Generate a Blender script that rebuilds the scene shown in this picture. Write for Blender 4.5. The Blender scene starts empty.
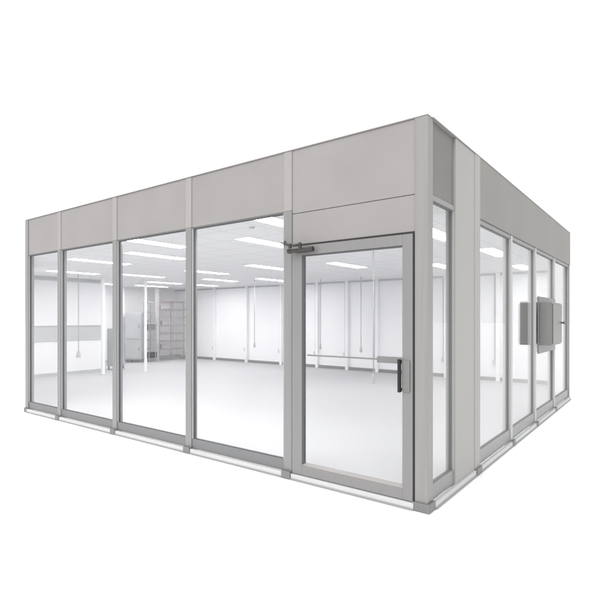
import bpy, bmesh, math, random
from mathutils import Vector, Matrix
random.seed(4)
S = bpy.context.scene
COL = S.collection

# ------------------------------------------------------------------ camera
CAM = Vector((1.565, -3.758, 1.564))
YAW = math.radians(37.16)
R_ = Vector((math.cos(YAW), math.sin(YAW), 0)); F_ = Vector((-math.sin(YAW), math.cos(YAW), 0))
cd = bpy.data.cameras.new('camera'); cam = bpy.data.objects.new('camera', cd); COL.objects.link(cam)
cam.location = CAM; cam.rotation_euler = (math.radians(90), 0, YAW)
cd.sensor_width = 36; cd.lens = 489 / 600 * 36; cd.shift_y = 0.03; cd.clip_start = .05; cd.clip_end = 500
S.camera = cam

def at(px, d, z=0.0):
    """point of the room at camera depth d, on the bearing px"""
    p = CAM + R_ * ((px - 300) / 489 * d) + F_ * d
    return Vector((p.x, p.y, z))
def back_x(px, Y):
    k = (px - 300) / 489; ry = Y - CAM.y
    return CAM.x + (k * ry * F_.y - ry * R_.y) / (R_.x - k * F_.x)

# ------------------------------------------------------------------ materials
def mat(name, col, rough=.5, metal=0.0, var=.03, scale=3.0, bump=0.0, stretch=None, spec=.5):
    m = bpy.data.materials.new(name); m.use_nodes = True
    nt = m.node_tree; b = nt.nodes['Principled BSDF']
    b.inputs['Roughness'].default_value = rough; b.inputs['Metallic'].default_value = metal
    b.inputs['Specular IOR Level'].default_value = spec
    tc = nt.nodes.new('ShaderNodeTexCoord'); mp = nt.nodes.new('ShaderNodeMapping')
    nt.links.new(tc.outputs['Object'], mp.inputs[0])
    if stretch: mp.inputs['Scale'].default_value = stretch
    n = nt.nodes.new('ShaderNodeTexNoise'); n.inputs['Scale'].default_value = scale; n.inputs['Detail'].default_value = 5
    nt.links.new(mp.outputs[0], n.inputs['Vector'])
    r = nt.nodes.new('ShaderNodeValToRGB')
    r.color_ramp.elements[0].position = .3; r.color_ramp.elements[1].position = .7
    r.color_ramp.elements[0].color = (*[c * (1 - var) for c in col], 1)
    r.color_ramp.elements[1].color = (*[min(1, c * (1 + var)) for c in col], 1)
    nt.links.new(n.outputs['Fac'], r.inputs[0]); nt.links.new(r.outputs[0], b.inputs['Base Color'])
    mr = nt.nodes.new('ShaderNodeMapRange')
    mr.inputs[3].default_value = max(.02, rough - .06); mr.inputs[4].default_value = min(1, rough + .06)
    nt.links.new(n.outputs['Fac'], mr.inputs[0]); nt.links.new(mr.outputs[0], b.inputs['Roughness'])
    if bump:
        bp = nt.nodes.new('ShaderNodeBump'); bp.inputs['Strength'].default_value = bump; bp.inputs['Distance'].default_value = .002
        nt.links.new(n.outputs['Fac'], bp.inputs['Height']); nt.links.new(bp.outputs[0], b.inputs['Normal'])
    return m
M = {}
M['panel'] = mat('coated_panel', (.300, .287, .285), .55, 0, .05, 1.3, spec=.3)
M['panel_shaded'] = mat('coated_panel_shaded', (.255, .245, .235), .5, 0, .05, 1.3, spec=.3)  # front panel coating, darkened in colour for the side facade's weaker light
M['panel_recess_shade'] = mat('coated_panel_recess_shade', (.185, .178, .17), .45, 0, .10, 2.2, spec=.3)  # shadow of the recessed narrow header put into the panel colour
M['light_panel'] = mat('light_panel', (.37, .365, .355), .55, 0, .03, 1.5, stretch=(1, 1, .3), spec=.3)
M['frame'] = mat('anodised_frame', (.19, .193, .198), .38, .25, .02, 5, stretch=(8, 8, .3))
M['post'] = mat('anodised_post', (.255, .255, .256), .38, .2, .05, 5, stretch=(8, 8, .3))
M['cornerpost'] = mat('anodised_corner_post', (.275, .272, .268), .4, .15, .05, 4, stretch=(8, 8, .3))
M['sidepost'] = mat('lit_side_post', (.47, .47, .47), .4, .1, .04, 5, stretch=(8, 8, .3))  # post metal made paler, light on the near faces put into the colour
M['doorleaf'] = mat('anodised_door', (.24, .237, .237), .38, .2, .02, 5, stretch=(8, 8, .3))
M['sideframe'] = mat('side_frame', (.27, .272, .275), .38, .15, .02, 5)
M['softgasket'] = mat('pale_gasket', (.17, .17, .175), .6)
M['stile'] = mat('shade_lifted_stile', (.46, .46, .465), .35, .1, .02, 5)  # frame metal made paler to offset the shade on the stiles' side faces
M['cladding'] = mat('coated_cladding', (.335, .322, .318), .5, 0, .04, 2, spec=.3)
M['gasket'] = mat('grey_gasket', (.10, .10, .105), .6)
M['darkgap'] = mat('dark_rubber', (.03, .028, .028), .7)
M['track'] = mat('white_track', (.54, .55, .55), .4)
M['foot'] = mat('grey_foot', (.20, .20, .205), .45, .2)
M['lip'] = mat('grey_lip', (.30, .30, .30), .5)
M['black'] = mat('black_plastic', (.008, .008, .008), .35)
M['steel'] = mat('brushed_steel', (.215, .215, .21), .4, .3, .06, 12, stretch=(1, 1, 20))
M['closer'] = mat('dark_closer_metal', (.07, .065, .062), .35, .5)
M['wall'] = mat('white_wall', (.86, .86, .875), .6, 0, .015, .6)
M['roof'] = mat('grey_roof', (.4, .4, .4), .7)
M['base'] = mat('grey_skirting', (.23, .225, .235), .6)
M['band'] = mat('grey_band', (.50, .51, .52), .5)
M['whitepost'] = mat('white_post', (.86, .86, .88), .4)
M['conduit'] = mat('pale_conduit', (.56, .56, .58), .5)
M['cord'] = mat('grey_cord', (.46, .46, .48), .5)
M['rackpink'] = mat('rosy_wire', (.36, .31, .32), .4)
M['rackgrey'] = mat('grey_wire', (.30, .30, .33), .4)
M['machine'] = mat('blue_grey_machine', (.34, .365, .38), .45, 0, .12, 2)
M['machine2'] = mat('pale_machine', (.43, .445, .455), .4, 0, .08, 2)
M['carton'] = mat('pale_carton', (.42, .38, .39), .6)
M['ground'] = mat('white_ground', (.93, .93, .93), .9, 0, .004, .5, spec=0)

def glass_mat(name, tint):
    m = bpy.data.materials.new(name); m.use_nodes = True; nt = m.node_tree
    nt.nodes.remove(nt.nodes['Principled BSDF'])
    t = nt.nodes.new('ShaderNodeBsdfTransparent'); t.inputs[0].default_value = (*tint, 1)
    g = nt.nodes.new('ShaderNodeBsdfGlossy'); g.inputs['Roughness'].default_value = .02
    f = nt.nodes.new('ShaderNodeFresnel'); f.inputs[0].default_value = 1.25
    geo = nt.nodes.new('ShaderNodeNewGeometry'); mr = nt.nodes.new('ShaderNodeMapRange')   # same index from either side of the pane
    mr.inputs[3].default_value = 1.4; mr.inputs[4].default_value = 1 / 1.4
    nt.links.new(geo.outputs['Backfacing'], mr.inputs[0]); nt.links.new(mr.outputs[0], f.inputs[0])
    x = nt.nodes.new('ShaderNodeMixShader')
    nt.links.new(f.outputs[0], x.inputs[0]); nt.links.new(t.outputs[0], x.inputs[1]); nt.links.new(g.outputs[0], x.inputs[2])
    nt.links.new(x.outputs[0], nt.nodes['Material Output'].inputs[0])
    return m
M['glass'] = glass_mat('clear_glass', (.985, .99, .99))

def lamp_mat():
    m = bpy.data.materials.new('lit_diffuser'); m.use_nodes = True; b = m.node_tree.nodes['Principled BSDF']
    b.inputs['Base Color'].default_value = (.8, .8, .8, 1)
    b.inputs['Emission Color'].default_value = (1, .99, .98, 1); b.inputs['Emission Strength'].default_value = 21.0
    return m
M['lamp'] = lamp_mat()

def grid_mat(name, col, line, sx, sy, w, rough, spec=.5, off=(0, 0)):
    m = mat(name, col, rough, 0, .015, .7, spec=spec); nt = m.node_tree; b = nt.nodes['Principled BSDF']
    src = b.inputs['Base Color'].links[0].from_socket
    geo = nt.nodes.new('ShaderNodeNewGeometry'); sep = nt.nodes.new('ShaderNodeSeparateXYZ'); nt.links.new(geo.outputs['Position'], sep.inputs[0])
    outs = []
    for i, s in ((0, sx), (1, sy)):
        a = nt.nodes.new('ShaderNodeMath'); a.operation = 'ADD'; a.inputs[1].default_value = 60 + off[i]; nt.links.new(sep.outputs[i], a.inputs[0])
        d = nt.nodes.new('ShaderNodeMath'); d.operation = 'MODULO'; d.inputs[1].default_value = s; nt.links.new(a.outputs[0], d.inputs[0])
        l = nt.nodes.new('ShaderNodeMath'); l.operation = 'LESS_THAN'; l.inputs[1].default_value = w; nt.links.new(d.outputs[0], l.inputs[0]); outs.append(l)
    mx = nt.nodes.new('ShaderNodeMath'); mx.operation = 'MAXIMUM'; nt.links.new(outs[0].outputs[0], mx.inputs[0]); nt.links.new(outs[1].outputs[0], mx.inputs[1])
    c = nt.nodes.new('ShaderNodeMixRGB'); c.inputs[2].default_value = (*line, 1)
    nt.links.new(mx.outputs[0], c.inputs[0]); nt.links.new(src, c.inputs[1]); nt.links.new(c.outputs[0], b.inputs['Base Color'])
    return m
M['ceiling'] = grid_mat('tiled_ceiling', (.80, .80, .81), (.69, .69, .705), .6, .6, .03, .7)
M['floor'] = grid_mat('vinyl_floor', (.48, .48, .495), (.467, .467, .482), 2.0, 2.0, .006, .45, .2)

# ------------------------------------------------------------------ mesh helpers
def box(bm, a, b):
    x0, x1 = sorted((a[0], b[0])); y0, y1 = sorted((a[1], b[1])); z0, z1 = sorted((a[2], b[2]))
    v = [bm.verts.new(p) for p in ((x0,y0,z0),(x1,y0,z0),(x1,y1,z0),(x0,y1,z0),(x0,y0,z1),(x1,y0,z1),(x1,y1,z1),(x0,y1,z1))]
    for f in ((0,3,2,1),(4,5,6,7),(0,1,5,4),(1,2,6,5),(2,3,7,6),(3,0,4,7)): bm.faces.new([v[i] for i in f])
def tube(bm, p, q, r, n=12, r2=None):
    p, q = Vector(p), Vector(q); d = q - p
    mtx = Matrix.Translation((p + q) / 2) @ d.to_track_quat('Z', 'Y').to_matrix().to_4x4()
    bmesh.ops.create_cone(bm, cap_ends=True, segments=n, radius1=r, radius2=r if r2 is None else r2, depth=d.length, matrix=mtx)
def prism(bm, pts, z0, z1):
    lo = [bm.verts.new((x, y, z0)) for x, y in pts]; hi = [bm.verts.new((x, y, z1)) for x, y in pts]
    bm.faces.new(lo[::-1]); bm.faces.new(hi)
    for i in range(len(pts)):
        j = (i + 1) % len(pts); bm.faces.new((lo[i], lo[j], hi[j], hi[i]))
def obj(name, bm, m, parent=None, bevel=0.0, smooth=False):
    """bm coordinates are world coordinates; a child keeps them relative to its parent"""
    bmesh.ops.recalc_face_normals(bm, faces=bm.faces)
    me = bpy.data.meshes.new(name); 
    root = parent
    off = Vector((0, 0, 0))
    while root is not None: off += root.location; root = root.parent
    bmesh.ops.translate(bm, verts=bm.verts, vec=-off)
    bm.to_mesh(me); bm.free(); me.materials.append(M[m])
    o = bpy.data.objects.new(name, me); COL.objects.link(o); o.parent = parent
    if smooth:
        for p in me.polygons: p.use_smooth = True
    if bevel:
        md = o.modifiers.new('bevel', 'BEVEL'); md.width = bevel; md.segments = 2; md.limit_method = 'ANGLE'
    return o
def boxes(name, lst, m, parent=None, bevel=0.0):
    bm = bmesh.new()
    for a, b in lst: box(bm, a, b)
    return obj(name, bm, m, parent, bevel)
def thing(name, label, cat, loc, group=None):
    o = bpy.data.objects.new(name, None); COL.objects.link(o); o.location = loc; o.empty_display_size = .2
    o['label'] = label; o['category'] = cat
    if group: o['group'] = group
    return o
def structure(o): o['kind'] = 'structure'; return o

# ------------------------------------------------------------------ setting
LA, LB, HT = 7.05, 6.91, 3.2           # facade lengths and total height
GA = 2.612                             # underside of the front header panels
GH = 2.58                              # underside of the header band
CH = 2.67                              # ceiling of the room inside
bm = bmesh.new(); box(bm, (-150, -150, -.3), (150, 150, -.004)); structure(obj('ground', bm, 'ground'))

XW, XR, YB, YR = -11.67, -14.2, 8.80, 4.10     # inner faces of the rear walls
side0 = (-7.01, .10); side1 = (XW, 2.12)
room = [(-.10, .04), (-.10, 6.85), (-.36, 6.85), (-.36, YB), (XR, YB), (XR, YR), (XW, YR), side1, side0, (-6.98, .04)]
bm = bmesh.new(); prism(bm, room[::-1], -.003, .012); structure(obj('floor', bm, 'floor'))

# ------------------------------------------------------------------ the cleanroom
CR = thing('cleanroom', 'large modular cleanroom with grey header panels, aluminium posts and floor to header glazing', 'cleanroom', (0, 0, 0))
# ceiling and rear envelope
bm = bmesh.new(); prism(bm, room[::-1], CH, CH + .05); obj('ceiling', bm, 'ceiling', CR)
bm = bmesh.new(); prism(bm, [(-.03, .08), (-.03, LB - .05), (-LA + .06, LB - .05), (-LA + .06, .08)], HT - .08, HT - .03); obj('roof', bm, 'roof', CR)
bm = bmesh.new(); prism(bm, [(x, y) for x, y in room[::-1]], CH + .055, CH + .09); obj('rear_roof', bm, 'roof', CR)
boxes('rear_wall', [((-.30, YB, 0), (XR - .1, YB + .1, CH + .05))], 'wall', CR)
boxes('rear_wall', [((XR - .1, YR - .1, 0), (XR, YB, CH + .05))], 'wall', CR)
boxes('rear_wall', [((XW - .1, 2.12, 0), (XW, YR, CH + .05))], 'wall', CR)
boxes('rear_wall', [((XR, YR - .1, 0), (XW - .1, YR, CH + .05))], 'wall', CR)
boxes('rear_wall', [((-.36, LB, 0), (-.30, YB, CH + .05))], 'wall', CR)
dx, dy = side1[0] - side0[0], side1[1] - side0[1]; L = math.hypot(dx, dy); nx, ny = dy / L * .05, -dx / L * .05
bm = bmesh.new(); prism(bm, [side0, side1, (side1[0] - abs(nx), side1[1] - abs(ny)), (side0[0] - abs(nx) * .3, side0[1] - .01)], 0, CH + .05)
obj('side_wall', bm, 'wall', CR)
# skirtings: one for each wall run
boxes('skirting', [((-.42, YB - .02, .012), (XR + .02, YB, .10))], 'base', CR)
boxes('skirting', [((XR, YR, .012), (XR + .02, YB - .02, .09))], 'band', CR)
boxes('skirting', [((XW, 2.14, .012), (XW + .02, YR, .09))], 'band', CR)
boxes('wall_band', [((XW, 2.14, .94), (XW + .03, YR, 1.33))], 'band', CR, .004)
boxes('band_rail', [((XW, 2.14, 1.332), (XW + .045, YR, 1.36))], 'cord', CR)
# wall top trim under the ceiling
boxes('ceiling_trim', [((-.40, YB - .03, CH - .05), (XR + .02, YB, CH - .001))], 'band', CR)
boxes('ceiling_trim', [((XW, 2.14, CH - .10), (XW + .03, YR, CH - .001))], 'band', CR)

# ---- pilasters
def hpost(x):   # white pilaster on the rear wall
    b = bmesh.new(); box(b, (x - .045, YB - .09, .012), (x + .045, YB, CH)); obj('wall_post', b, 'whitepost', CR, .004)
    b = bmesh.new(); tube(b, (x - .085, YB - .025, .52), (x - .085, YB - .025, CH - .06), .013, 8); box(b, (x - .13, YB - .05, .40), (x - .05, YB - .001, .52)); obj('conduit', b, 'conduit', CR)
for px in (214.5, 246.5, 281, 317, 347, 377, 446, 498): hpost(back_x(px, YB - .05))

# near corner post and the other posts
PZ = HT - .004
boxes('corner_post', [((-.10, -.012, 0), (.012, .10, PZ))], 'cornerpost', CR, .005)
boxes('corner_post', [((-LA, -.012, 0), (-LA + .10, .09, PZ))], 'cornerpost', CR, .005)
boxes('corner_post', [((-.09, LB - .10, 0), (.012, LB, GH))], 'post', CR, .005)
SA = [1.428, 2.905, 4.42, 5.92]
for s in SA:
    boxes('post_cladding', [((-s - .05, -.008, GA + .001), (-s + .05, .045, PZ))], 'cladding', CR, .004)
    boxes('post', [((-s - .05, -.010, 0), (-s + .05, .045, GA)), ((-s - .028, .0455, .0), (-s + .028, .10, GA))], 'post', CR, .004)
    boxes('post_foot', [((-s - .055, -.046, 0), (-s + .055, -.011, .072))], 'foot', CR, .004)
TB = [2.60, 3.94, 5.38]
for t in TB:
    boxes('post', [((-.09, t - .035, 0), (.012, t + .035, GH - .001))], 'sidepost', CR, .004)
    boxes('post_foot', [((.013, t - .05, 0), (.046, t + .05, .072))], 'foot', CR, .004)
boxes('post_foot', [((-.10, -.034, 0), (.034, -.013, .07)), ((.013, -.013, 0), (.034, .10, .07))], 'foot', CR, .004)
boxes('post_foot', [((-LA, -.034, 0), (-LA + .10, -.013, .07))], 'foot', CR, .004)
boxes('post_foot', [((.013, 1.15, 0), (.046, 1.31, .07))], 'foot', CR, .004)
# solid bay and its post on the side facade
boxes('solid_panel', [((-.08, .62, .03), (.016, 1.147, PZ))], 'light_panel', CR, .004)
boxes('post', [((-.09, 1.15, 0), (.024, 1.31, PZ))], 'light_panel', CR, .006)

# header panels
def hdrA(x0, x1, z0=GA, z1=HT - .0035, m='panel'):
    return boxes('header_panel', [((x0 + .002, 0, z0), (x1 - .002, .06, z1))], m, CR, .003)
edges = [-LA + .10] + [v for s in reversed(SA) for v in (-s - .05, -s + .05)] + [-.10]
for i in range(0, len(edges), 2): hdrA(edges[i], edges[i + 1], GH if i + 2 >= len(edges) else GA)
boxes('transom_panel', [((-1.376, .001, 2.275), (-.102, .06, GH - .005))], 'panel', CR, .003)
boxes('header_panel', [((-.04, .102, GH), (-.008, .618, HT - .004))], 'panel_recess_shade', CR, .002)
boxes('header_panel', [((-.06, 1.312, GH), (.020, LB, HT - .0035))], 'panel_shaded', CR, .003)
boxes('header_panel', [((-LA + .0, .092, CH + .09), (-LA + .05, LB, HT - .0035))], 'panel_shaded', CR, .003)
boxes('header_panel', [((-LA + .052, LB - .05, CH + .09), (-.062, LB, HT - .0035))], 'panel_shaded', CR, .003)
# thin cap flashing along the top edge
boxes('cap_flashing', [((-LA - .001, -.013, HT - .003), (.013, .07, HT + .003))], 'cladding', CR)
boxes('cap_flashing', [((-.07, .0705, HT - .003), (.025, LB + .001, HT + .003))], 'cladding', CR)
# base track
def trackA(x0, x1):
    o = boxes('base_track', [((x0, -.036, 0), (x1, -.001, .056))], 'track', CR, .003)
    boxes('track_lip', [((x0, -.044, 0), (x1, -.037, .014))], 'lip', o)
def trackB(t0, t1):
    o = boxes('base_track', [((.001, t0, 0), (.036, t1, .056))], 'track', CR, .003)
    boxes('track_lip', [((.037, t0, 0), (.044, t1, .014))], 'lip', o)
e2 = [-LA + .102] + [v for s in reversed(SA) for v in (-s - .057, -s + .057)] + [-.102]
for i in range(0, len(e2), 2): trackA(e2[i], e2[i + 1])
for t0, t1 in ((.102, 1.148), (1.312, 2.548), (2.652, 3.888), (3.992, 5.328), (5.432, 6.86)): trackB(t0, t1)

# windows
def winA(x0, x1):
    z0, z1 = .058, GA - .002; b0, b1 = .168, GA - .012; w = .014
    f = boxes('window', [((x0, .002, z0), (x1, .05, b0))], 'frame', CR, .002)
    boxes('head_rail', [((x0, .002, b1), (x1, .05, z1))], 'frame', f, .002)
    for xa in (x0, x1 - w): boxes('stile', [((xa, .002, b0 + .0005), (xa + w, .05, b1 - .0005))], 'stile', f, .001)
    i0, i1 = x0 + w, x1 - w; g = .010
    boxes('gasket', [((i0, .012, b0), (i1, .04, b0 + g * .5)), ((i0, .012, b1 - g), (i1, .04, b1)),
                     ((i0, .012, b0 + g * .5), (i0 + g * .8, .04, b1 - g)), ((i1 - g * .8, .012, b0 + g * .5), (i1, .04, b1 - g))], 'gasket', f)
    boxes('pane', [((i0 + .001, .022, b0 + .001), (i1 - .001, .028, b1 - .001))], 'glass', f)
we = [-LA + .10] + [v for s in reversed(SA) for v in (-s - .05, -s + .05)]
for i in range(0, len(we) - 1, 2): winA(we[i] + .001, we[i + 1] - .001)
def winB(t0, t1, lo=.20):
    z0, z1 = .058, GH - .002; b0, b1 = lo, GH - .045; w = .016
    f = boxes('window', [((-.05, t0, z0), (-.002, t1, b0))], 'sideframe', CR, .002)
    boxes('head_rail', [((-.05, t0, b1), (.004, t1, z1))], 'sideframe', f, .002)
    for ta in (t0, t1 - w): boxes('stile', [((-.05, ta, b0 + .0005), (-.002, ta + w, b1 - .0005))], 'stile', f, .001)
    i0, i1 = t0 + w, t1 - w; g = .008
    boxes('gasket', [((-.04, i0, b0), (-.012, i1, b0 + g * .5)), ((-.04, i0, b1 - g), (-.012, i1, b1)),
                     ((-.04, i0, b0 + g * .5), (-.012, i0 + g, b1 - g)), ((-.04, i1 - g, b0 + g * .5), (-.012, i1, b1 - g))], 'softgasket', f)
    boxes('pane', [((-.028, i0 + .001, b0 + .001), (-.022, i1 - .001, b1 - .001))], 'glass', f)
winB(.101, .619, .19)
for t0, t1 in ((1.311, 2.564), (2.636, 3.904), (3.976, 5.344), (5.416, 6.809)): winB(t0, t1)

# ------------------------------------------------------------------ door (a part) and its hardware (sub-parts)
D0, D1, DZ0, DZ1 = -1.365, -.115, .062, 2.255
gl0, gl1, gz0, gz1 = -1.245, -.205, .175, 2.165
door = boxes('door', [((D0, -.022, DZ0), (gl0, .03, DZ1)), ((gl1, -.022, DZ0), (D1, .03, DZ1)),
                      ((gl0, -.022, DZ0), (gl1, .03, gz0 - .021)), ((gl0, -.022, gz1), (gl1, .03, DZ1))], 'doorleaf', CR, .003)
boxes('door_gap', [((D1 + .001, .0, .03), (-.1005, .03, 2.274)), ((-1.377, .0, 2.257), (D1 + .001, .03, 2.274)), ((-1.377, .0, .03), (D0 - .001, .03, 2.256))], 'darkgap', CR)
bm = bmesh.new()  # sloped glazing bead under the glass
v = [bm.verts.new(p) for p in ((gl0,-.020,gz0-.020),(gl1,-.020,gz0-.020),(gl1,.012,gz0),(gl0,.012,gz0),(gl0,.028,gz0),(gl1,.028,gz0),(gl1,.028,gz0-.020),(gl0,.028,gz0-.020))]
for f in ((0,1,2,3),(3,2,5,4),(4,5,6,7),(0,7,6,1)): bm.faces.new([v[i] for i in f])
bm.faces.new((v[0], v[3], v[4], v[7])); bm.faces.new((v[1], v[6], v[5], v[2]))
obj('glazing_bead', bm, 'cladding', door)
boxes('gasket', [((gl0, -.012, gz1 - .012), (gl1, .02, gz1)), ((gl0, -.012, gz0 + .001), (gl0 + .016, .02, gz1 - .012)), ((gl1 - .004, -.012, gz0 + .001), (gl1, .02, gz1 - .012))], 'gasket', door)
boxes('pane', [((gl0 + .0165, .002, gz0 + .001), (gl1 - .005, .008, gz1 - .013))], 'glass', door)
# pull handle with steel back plate
boxes('back_plate', [((-.205, -.034, .955), (-.135, -.023, 1.215))], 'steel', door, .003)
bm = bmesh.new(); box(bm, (-.232, -.060, .95), (-.208, -.030, 1.225)); box(bm, (-.215, -.0335, 1.19), (-.20, -.0245, 1.215)); box(bm, (-.215, -.0335, .96), (-.20, -.0245, .985))
obj('handle', bm, 'black', door, .004)
boxes('push_bar', [((-1.225, .034, 1.200), (-.47, .050, 1.214)), ((-.47, .032, 1.178), (-.21, .075, 1.232))], 'steel', door, .003)
# door closer: body, hinge knobs, arms
bm = bmesh.new()
tube(bm, (-1.345, -.075, 2.205), (-1.10, -.075, 2.205), .019, 16); box(bm, (-1.30, -.075, 2.188), (-1.14, -.0225, 2.222))
tube(bm, (-1.37, -.075, 2.205), (-1.335, -.075, 2.205), .023, 16); tube(bm, (-1.115, -.075, 2.205), (-1.075, -.075, 2.205), .025, 16)
tube(bm, (-1.22, -.085, 2.20), (-1.22, -.085, 2.275), .016, 12)
obj('door_closer', bm, 'closer', door, .002)
bm = bmesh.new()
pts = [(-1.22, -.085, 2.262), (-1.29, -.15, 2.240), (-1.36, -.14, 2.272), (-1.43, -.10, 2.292), (-1.462, -.03, 2.300), (-1.462, -.012, 2.300)]
for p, q in zip(pts, pts[1:]): tube(bm, p, q, .011, 8)
box(bm, (-1.475, -.02, 2.28), (-1.45, -.0105, 2.32))
tube(bm, (-1.29, -.15, 2.22), (-1.29, -.15, 2.262), .016, 12)
obj('closer_arm', bm, 'closer', door, .001)

# ------------------------------------------------------------------ pass-through box
PB = thing('pass_through_box', 'stainless steel pass-through box set through the side glazing beside the far post', 'pass box', (0, 4.1, 1.16))
boxes('flange', [((.013, 4.03, 1.04), (.034, 5.30, 1.88))], 'steel', PB, .004)
boxes('outer_cabinet', [((.035, 4.07, 1.165), (.20, 4.80, 1.79))], 'steel', PB, .003)
boxes('inner_cabinet', [((-.24, 4.10, 1.16), (-.092, 5.15, 1.81))], 'steel', PB, .003)
d = boxes('access_door', [((.201, 4.09, 1.185), (.215, 4.785, 1.77))], 'steel', PB, .004)
bm = bmesh.new(); tube(bm, (.215, 4.74, 1.49), (.245, 4.74, 1.49), .012); tube(bm, (.245, 4.74, 1.49), (.257, 4.74, 1.49), .024); obj('knob', bm, 'closer', d)

# ------------------------------------------------------------------ ceiling lights
LIGHTS = [
 (-4.46, .63, 'lit fluorescent ceiling panel, longest and highest in the middle glazed bay'),
 (-5.67, 1.62, 'lit fluorescent ceiling panel just below the brightest one in the middle glazed bay'),
 (-9.39, 3.94, 'third lit ceiling panel down in the middle glazed bay, left of the racks'),
 (-11.0, 5.85, 'small distant lit ceiling panel right above the wire shelving rack'),
 (-2.02, .74, 'lit ceiling panel touching the header at the upper right of the widest pane'),
 (-3.13, 1.71, 'lit ceiling panel level with the door closer, seen through the widest pane'),
 (-5.39, 4.27, 'lit ceiling panel in the upper of two close rows beside the door post'),
 (-7.30, 4.26, 'lit ceiling panel at the left edge of the widest pane'),
 (-8.84, 6.17, 'lowest lit ceiling panel near the left part of the widest pane'),
 (-7.56, 6.96, 'lit ceiling panel lowest beside the door post, far at the back'),
 (-3.80, 4.97, 'lit ceiling panel seen alone through the door glass'),
 (-.88, 2.45, 'higher lit ceiling panel in the narrow pane right of the corner post'),
 (-2.29, 6.37, 'lower lit ceiling panel in the narrow pane right of the corner post'),
 (-.78, 4.75, 'lit ceiling panel in the first side pane past the solid panel'),
 (-.99, 7.60, 'lit ceiling panel in the second side pane past the solid panel'),
 (-7.30, 1.50, 'lit ceiling panel in the upper part of the second glazed bay from the left'),
 (-12.7, 6.6, 'added lit ceiling panel brightening the back, farthest and smallest, above the pale cabinet'),  # added to brighten the walls at the rear left
 (-10.9, 7.3, 'added fill panel far back in the ceiling, just left of the post beside the widest pane'),  # extra fixture, added as fill for the dim rear wall
 (-12.9, 4.75, 'small added ceiling panel lighting the corner above the low blue-grey cabinet'),  # extra fixture, added to lift the dark left-back corner
 (-9.90, 2.35, 'lit ceiling panel low across the leftmost glazed bay'),
]
proto = None
for x, y, lab in LIGHTS:
    if proto is None:
        t = thing('ceiling_light', lab, 'ceiling light', (x, y, CH), 'fluorescent panels recessed in the room ceiling')
        w, l = .135, .60
        fr = boxes('light_frame', [((x-w-.02,y-l-.02,CH-.012),(x-w,y+l+.02,CH-.001)), ((x+w,y-l-.02,CH-.012),(x+w+.02,y+l+.02,CH-.001)),
                              ((x-w,y-l-.02,CH-.012),(x+w,y-l,CH-.001)), ((x-w,y+l,CH-.012),(x+w,y+l+.02,CH-.001))], 'whitepost', t)
        df = boxes('diffuser', [((x-w,y-l,CH-.010),(x+w,y+l,CH-.002))], 'lamp', t)
        proto = (t, fr, df)
    else:
        t = proto[0].copy(); COL.objects.link(t); t.location = (x, y, CH); t['label'] = lab
        for p in proto[1:]:
            c = p.copy(); COL.objects.link(c); c.parent = t

# ------------------------------------------------------------------ hanging power cords
def cord(px, d, z, lab, plug=1.0):
    p = at(px, d); t = thing('power_cord', lab, 'cord', (p.x, p.y, CH), 'power cords hanging from the ceiling')
    b = bmesh.new(); n = 10
    pts = [(p.x + .004 * math.sin(i * .6) * (i / n), p.y + .004 * math.cos(i * .5) * (i / n), CH - (CH - z) * i / n) for i in range(n + 1)]
    tube(b, pts[0], pts[-1], .006 + .0003 * d, 10)
    obj('cable', b, 'cord', t, smooth=True)
    e = pts[-1]; b = bmesh.new()
    tube(b, (e[0], e[1], z + .05), (e[0], e[1], z - .02), .016 * plug, 12, .022 * plug); tube(b, (e[0], e[1], z - .02), (e[0], e[1], z - .09), .026 * plug, 12)
    obj('socket', b, 'band' if plug > 1.3 else 'cord', t, .003)
    b = bmesh.new(); tube(b, (p.x, p.y, CH - .03), (p.x, p.y, CH - .001), .05, 14); obj('ceiling_rose', b, 'whitepost', t)
cord(373.5, 7.0, .72, 'long grey cord hanging behind the door glass with its socket below the push bar', .9)
cord(361, 12.6, .77, 'grey cord hanging left of the longest cord in the door glass', 1.3)
cord(320.5, 13.4, .80, 'short cord hanging by the left side of the door glass', 1.0)
cord(254.5, 14.2, .80, 'grey cord hanging between two white wall posts in the widest pane', 1.2)
cord(78.5, 11.2, .75, 'grey cord with a wide socket hanging before the banded wall at the left', 1.9)

# ------------------------------------------------------------------ free-standing columns in the room
def column(px, d, w, lab, foot=True):
    p = at(px, d); t = thing('column', lab, 'column', (p.x, p.y, .012), 'white service columns in the room')
    boxes('shaft', [((p.x - w/2, p.y - w/2, .012), (p.x + w/2, p.y + w/2, CH - .002))], 'whitepost', t, .006)
    if foot: boxes('base_plate', [((p.x - w*.8, p.y - w*.8, .012), (p.x + w*.8, p.y + w*.8, .022))], 'band', t, .003)
column(145.5, 14.0, .06, 'white floor to ceiling column standing nearest, between the machine and the racks')
column(103, 13.4, .08, 'white column at the right end of the wall with a grey band')
column(122, 17.2, .12, 'white column left of the pale blue-grey cabinet')
column(157, 18.2, .11, 'white column between the narrow rack and the wide wire rack')

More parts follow.
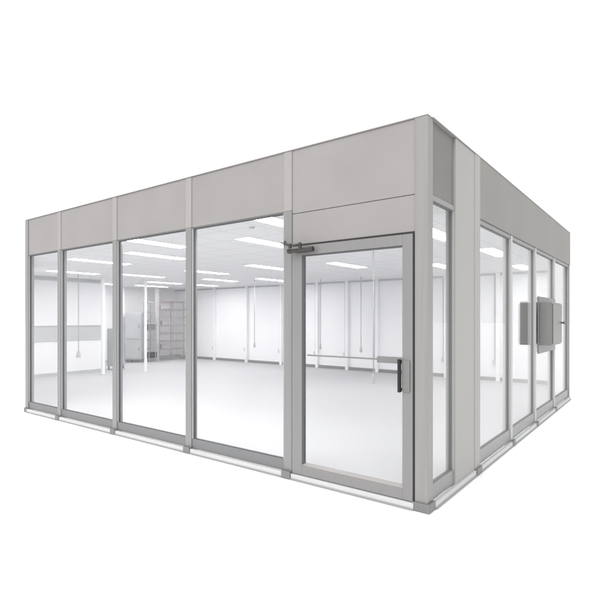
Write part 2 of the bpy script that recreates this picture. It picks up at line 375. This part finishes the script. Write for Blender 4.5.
# ------------------------------------------------------------------ racks and cabinets at the far left of the room
def rack(px0, px1, d0, d1, h, shelves, m, lab, items):
    a, b_ = at(px0, d0), at(px1, d1); ax = (b_ - a); W = ax.length; ax.normalize(); n = Vector((-ax.y, ax.x, 0)); dep = .45
    t = thing('wire_rack', lab, 'shelving', ((a + b_) / 2 + Vector((0, 0, .012)))[:])
    P = lambda u, v, z: a + ax * u + n * v + Vector((0, 0, z + .012))
    k = 2 if W < .6 else 3
    for i in range(k):
        for v in (0, dep):
            b = bmesh.new(); tube(b, P(W * i / (k - 1), v, 0), P(W * i / (k - 1), v, h), .014, 8); obj('upright', b, m, t)
    for s in range(shelves):
        z = .12 + (h - .16) * s / (shelves - 1); b = bmesh.new()
        for v in (0, dep): tube(b, P(0, v, z), P(W, v, z), .011, 6); tube(b, P(0, v, z - .04), P(W, v, z - .04), .006, 6)
        for i in range(19): tube(b, P(W * i / 18, 0, z), P(W * i / 18, dep, z), .004, 5)
        obj('shelf', b, m, t)
    for (s, u, w, hh, mm, nm, ll, cc) in items:
        z = .12 + (h - .16) * s / (shelves - 1) + .014
        b = bmesh.new(); q = [P(u, .06, z), P(u + w, .06, z), P(u + w, .38, z), P(u, .38, z)]
        prism(b, [(v.x, v.y) for v in q], q[0].z, q[0].z + hh * .82)
        c = (q[0] + q[1] + q[2] + q[3]) / 4
        lid = []
        for v in q: lid.append((v.x + (v.x - c.x) * .05, v.y + (v.y - c.y) * .05))
        prism(b, lid, q[0].z + hh * .82 + .001, q[0].z + hh)
        o = obj(nm, b, mm, None, .004); o['label'] = ll; o['category'] = cc
rack(159.5, 186, 17.9, 18.3, 2.2, 8, 'rackpink', 'wide rosy wire shelving rack standing before the rear wall',
     [(1, .08, .34, .16, 'carton', 'storage_box', 'low pale box on the second shelf up of the wide wire rack', 'box'),
      (4, .10, .30, .14, 'carton', 'storage_box', 'pale box on the middle left of the wide wire rack', 'box'),
      (6, .05, .36, .15, 'carton', 'storage_box', 'pale box near the top left of the wide wire rack', 'box')])
rack(149, 155.5, 17.2, 17.35, 2.15, 7, 'rackgrey', 'narrow grey wire rack beside the white column', 
     [(0, .02, .3, .2, 'black', 'storage_bin', 'black bin on the bottom shelf of the narrow rack', 'bin'),
      (3, .02, .28, .2, 'foot', 'storage_bin', 'dark grey bin halfway up the narrow rack', 'bin')])
def cabinet(px0, px1, d, dep, h, m, lab, nm='equipment_cabinet', legs=.12):
    a, b_ = at(px0, d), at(px1, d); ax = (b_ - a); W = ax.length; ax.normalize(); n = Vector((-ax.y, ax.x, 0))
    t = thing(nm, lab, 'cabinet', ((a + b_) / 2 + Vector((0, 0, .012)))[:])
    P = lambda u, v: ((a + ax * u + n * v).x, (a + ax * u + n * v).y)
    b = bmesh.new(); prism(b, [P(0, 0), P(W, 0), P(W, dep), P(0, dep)], legs, h); obj('body', b, m, t, .01)
    k = max(1, round(W / .45))
    for i in range(k):
        u0, u1 = W * i / k + .02, W * (i + 1) / k - .02
        for z0, z1 in ((legs + .05, h * .46), (h * .46 + .03, h - .05)):
            b = bmesh.new(); prism(b, [P(u0, -.018), P(u1, -.018), P(u1, -.001), P(u0, -.001)], z0, z1); dd = obj('cabinet_door', b, m, t, .004)
            c = a + ax * (u1 - .05) - n * .03; zc = (z0 + z1) / 2
            b = bmesh.new(); tube(b, (c.x, c.y, zc - .06), (c.x, c.y, zc + .06), .012, 8); obj('handle', b, 'foot', dd)
    for u in (.04, W - .04):
        for v in (.04, dep - .04):
            q = a + ax * u + n * v; b = bmesh.new(); tube(b, (q.x, q.y, .012), (q.x, q.y, legs), .025, 8); obj('leg', b, 'foot', t)
cabinet(107, 119, 14.6, .5, 1.25, 'machine', 'low blue-grey cabinet right of the banded wall')
cabinet(125, 141, 17.0, .6, 1.75, 'machine2', 'tall pale blue-grey cabinet left of the nearest white column')

# smoke detector
p = at(252, 5.95); bm = bmesh.new(); tube(bm, (p.x, p.y, CH - .018), (p.x, p.y, CH - .001), .03, 20, .038)
o = obj('smoke_detector', bm, 'band', None, .004); o['label'] = 'small round smoke detector on the ceiling above the widest pane'; o['category'] = 'smoke detector'

# ------------------------------------------------------------------ light
w = bpy.data.worlds.new('World'); S.world = w; w.use_nodes = True
w.node_tree.nodes['Background'].inputs[0].default_value = (1, 1, 1, 1); w.node_tree.nodes['Background'].inputs[1].default_value = 1.02
sd = bpy.data.lights.new('studio_key', 'SUN'); sd.energy = 1.9; sd.angle = math.radians(50); sd.color = (1, .985, .97)
so = bpy.data.objects.new('studio_key', sd); COL.objects.link(so)
so.rotation_euler = Vector((-.12, .99, -1.0)).to_track_quat('-Z', 'Y').to_euler()
S.view_settings.view_transform = 'Standard'; S.view_settings.look = 'None'; S.view_settings.exposure = 0; S.view_settings.gamma = 1
S.cycles.max_bounces = 14; S.cycles.transparent_max_bounces = 24; S.cycles.diffuse_bounces = 6
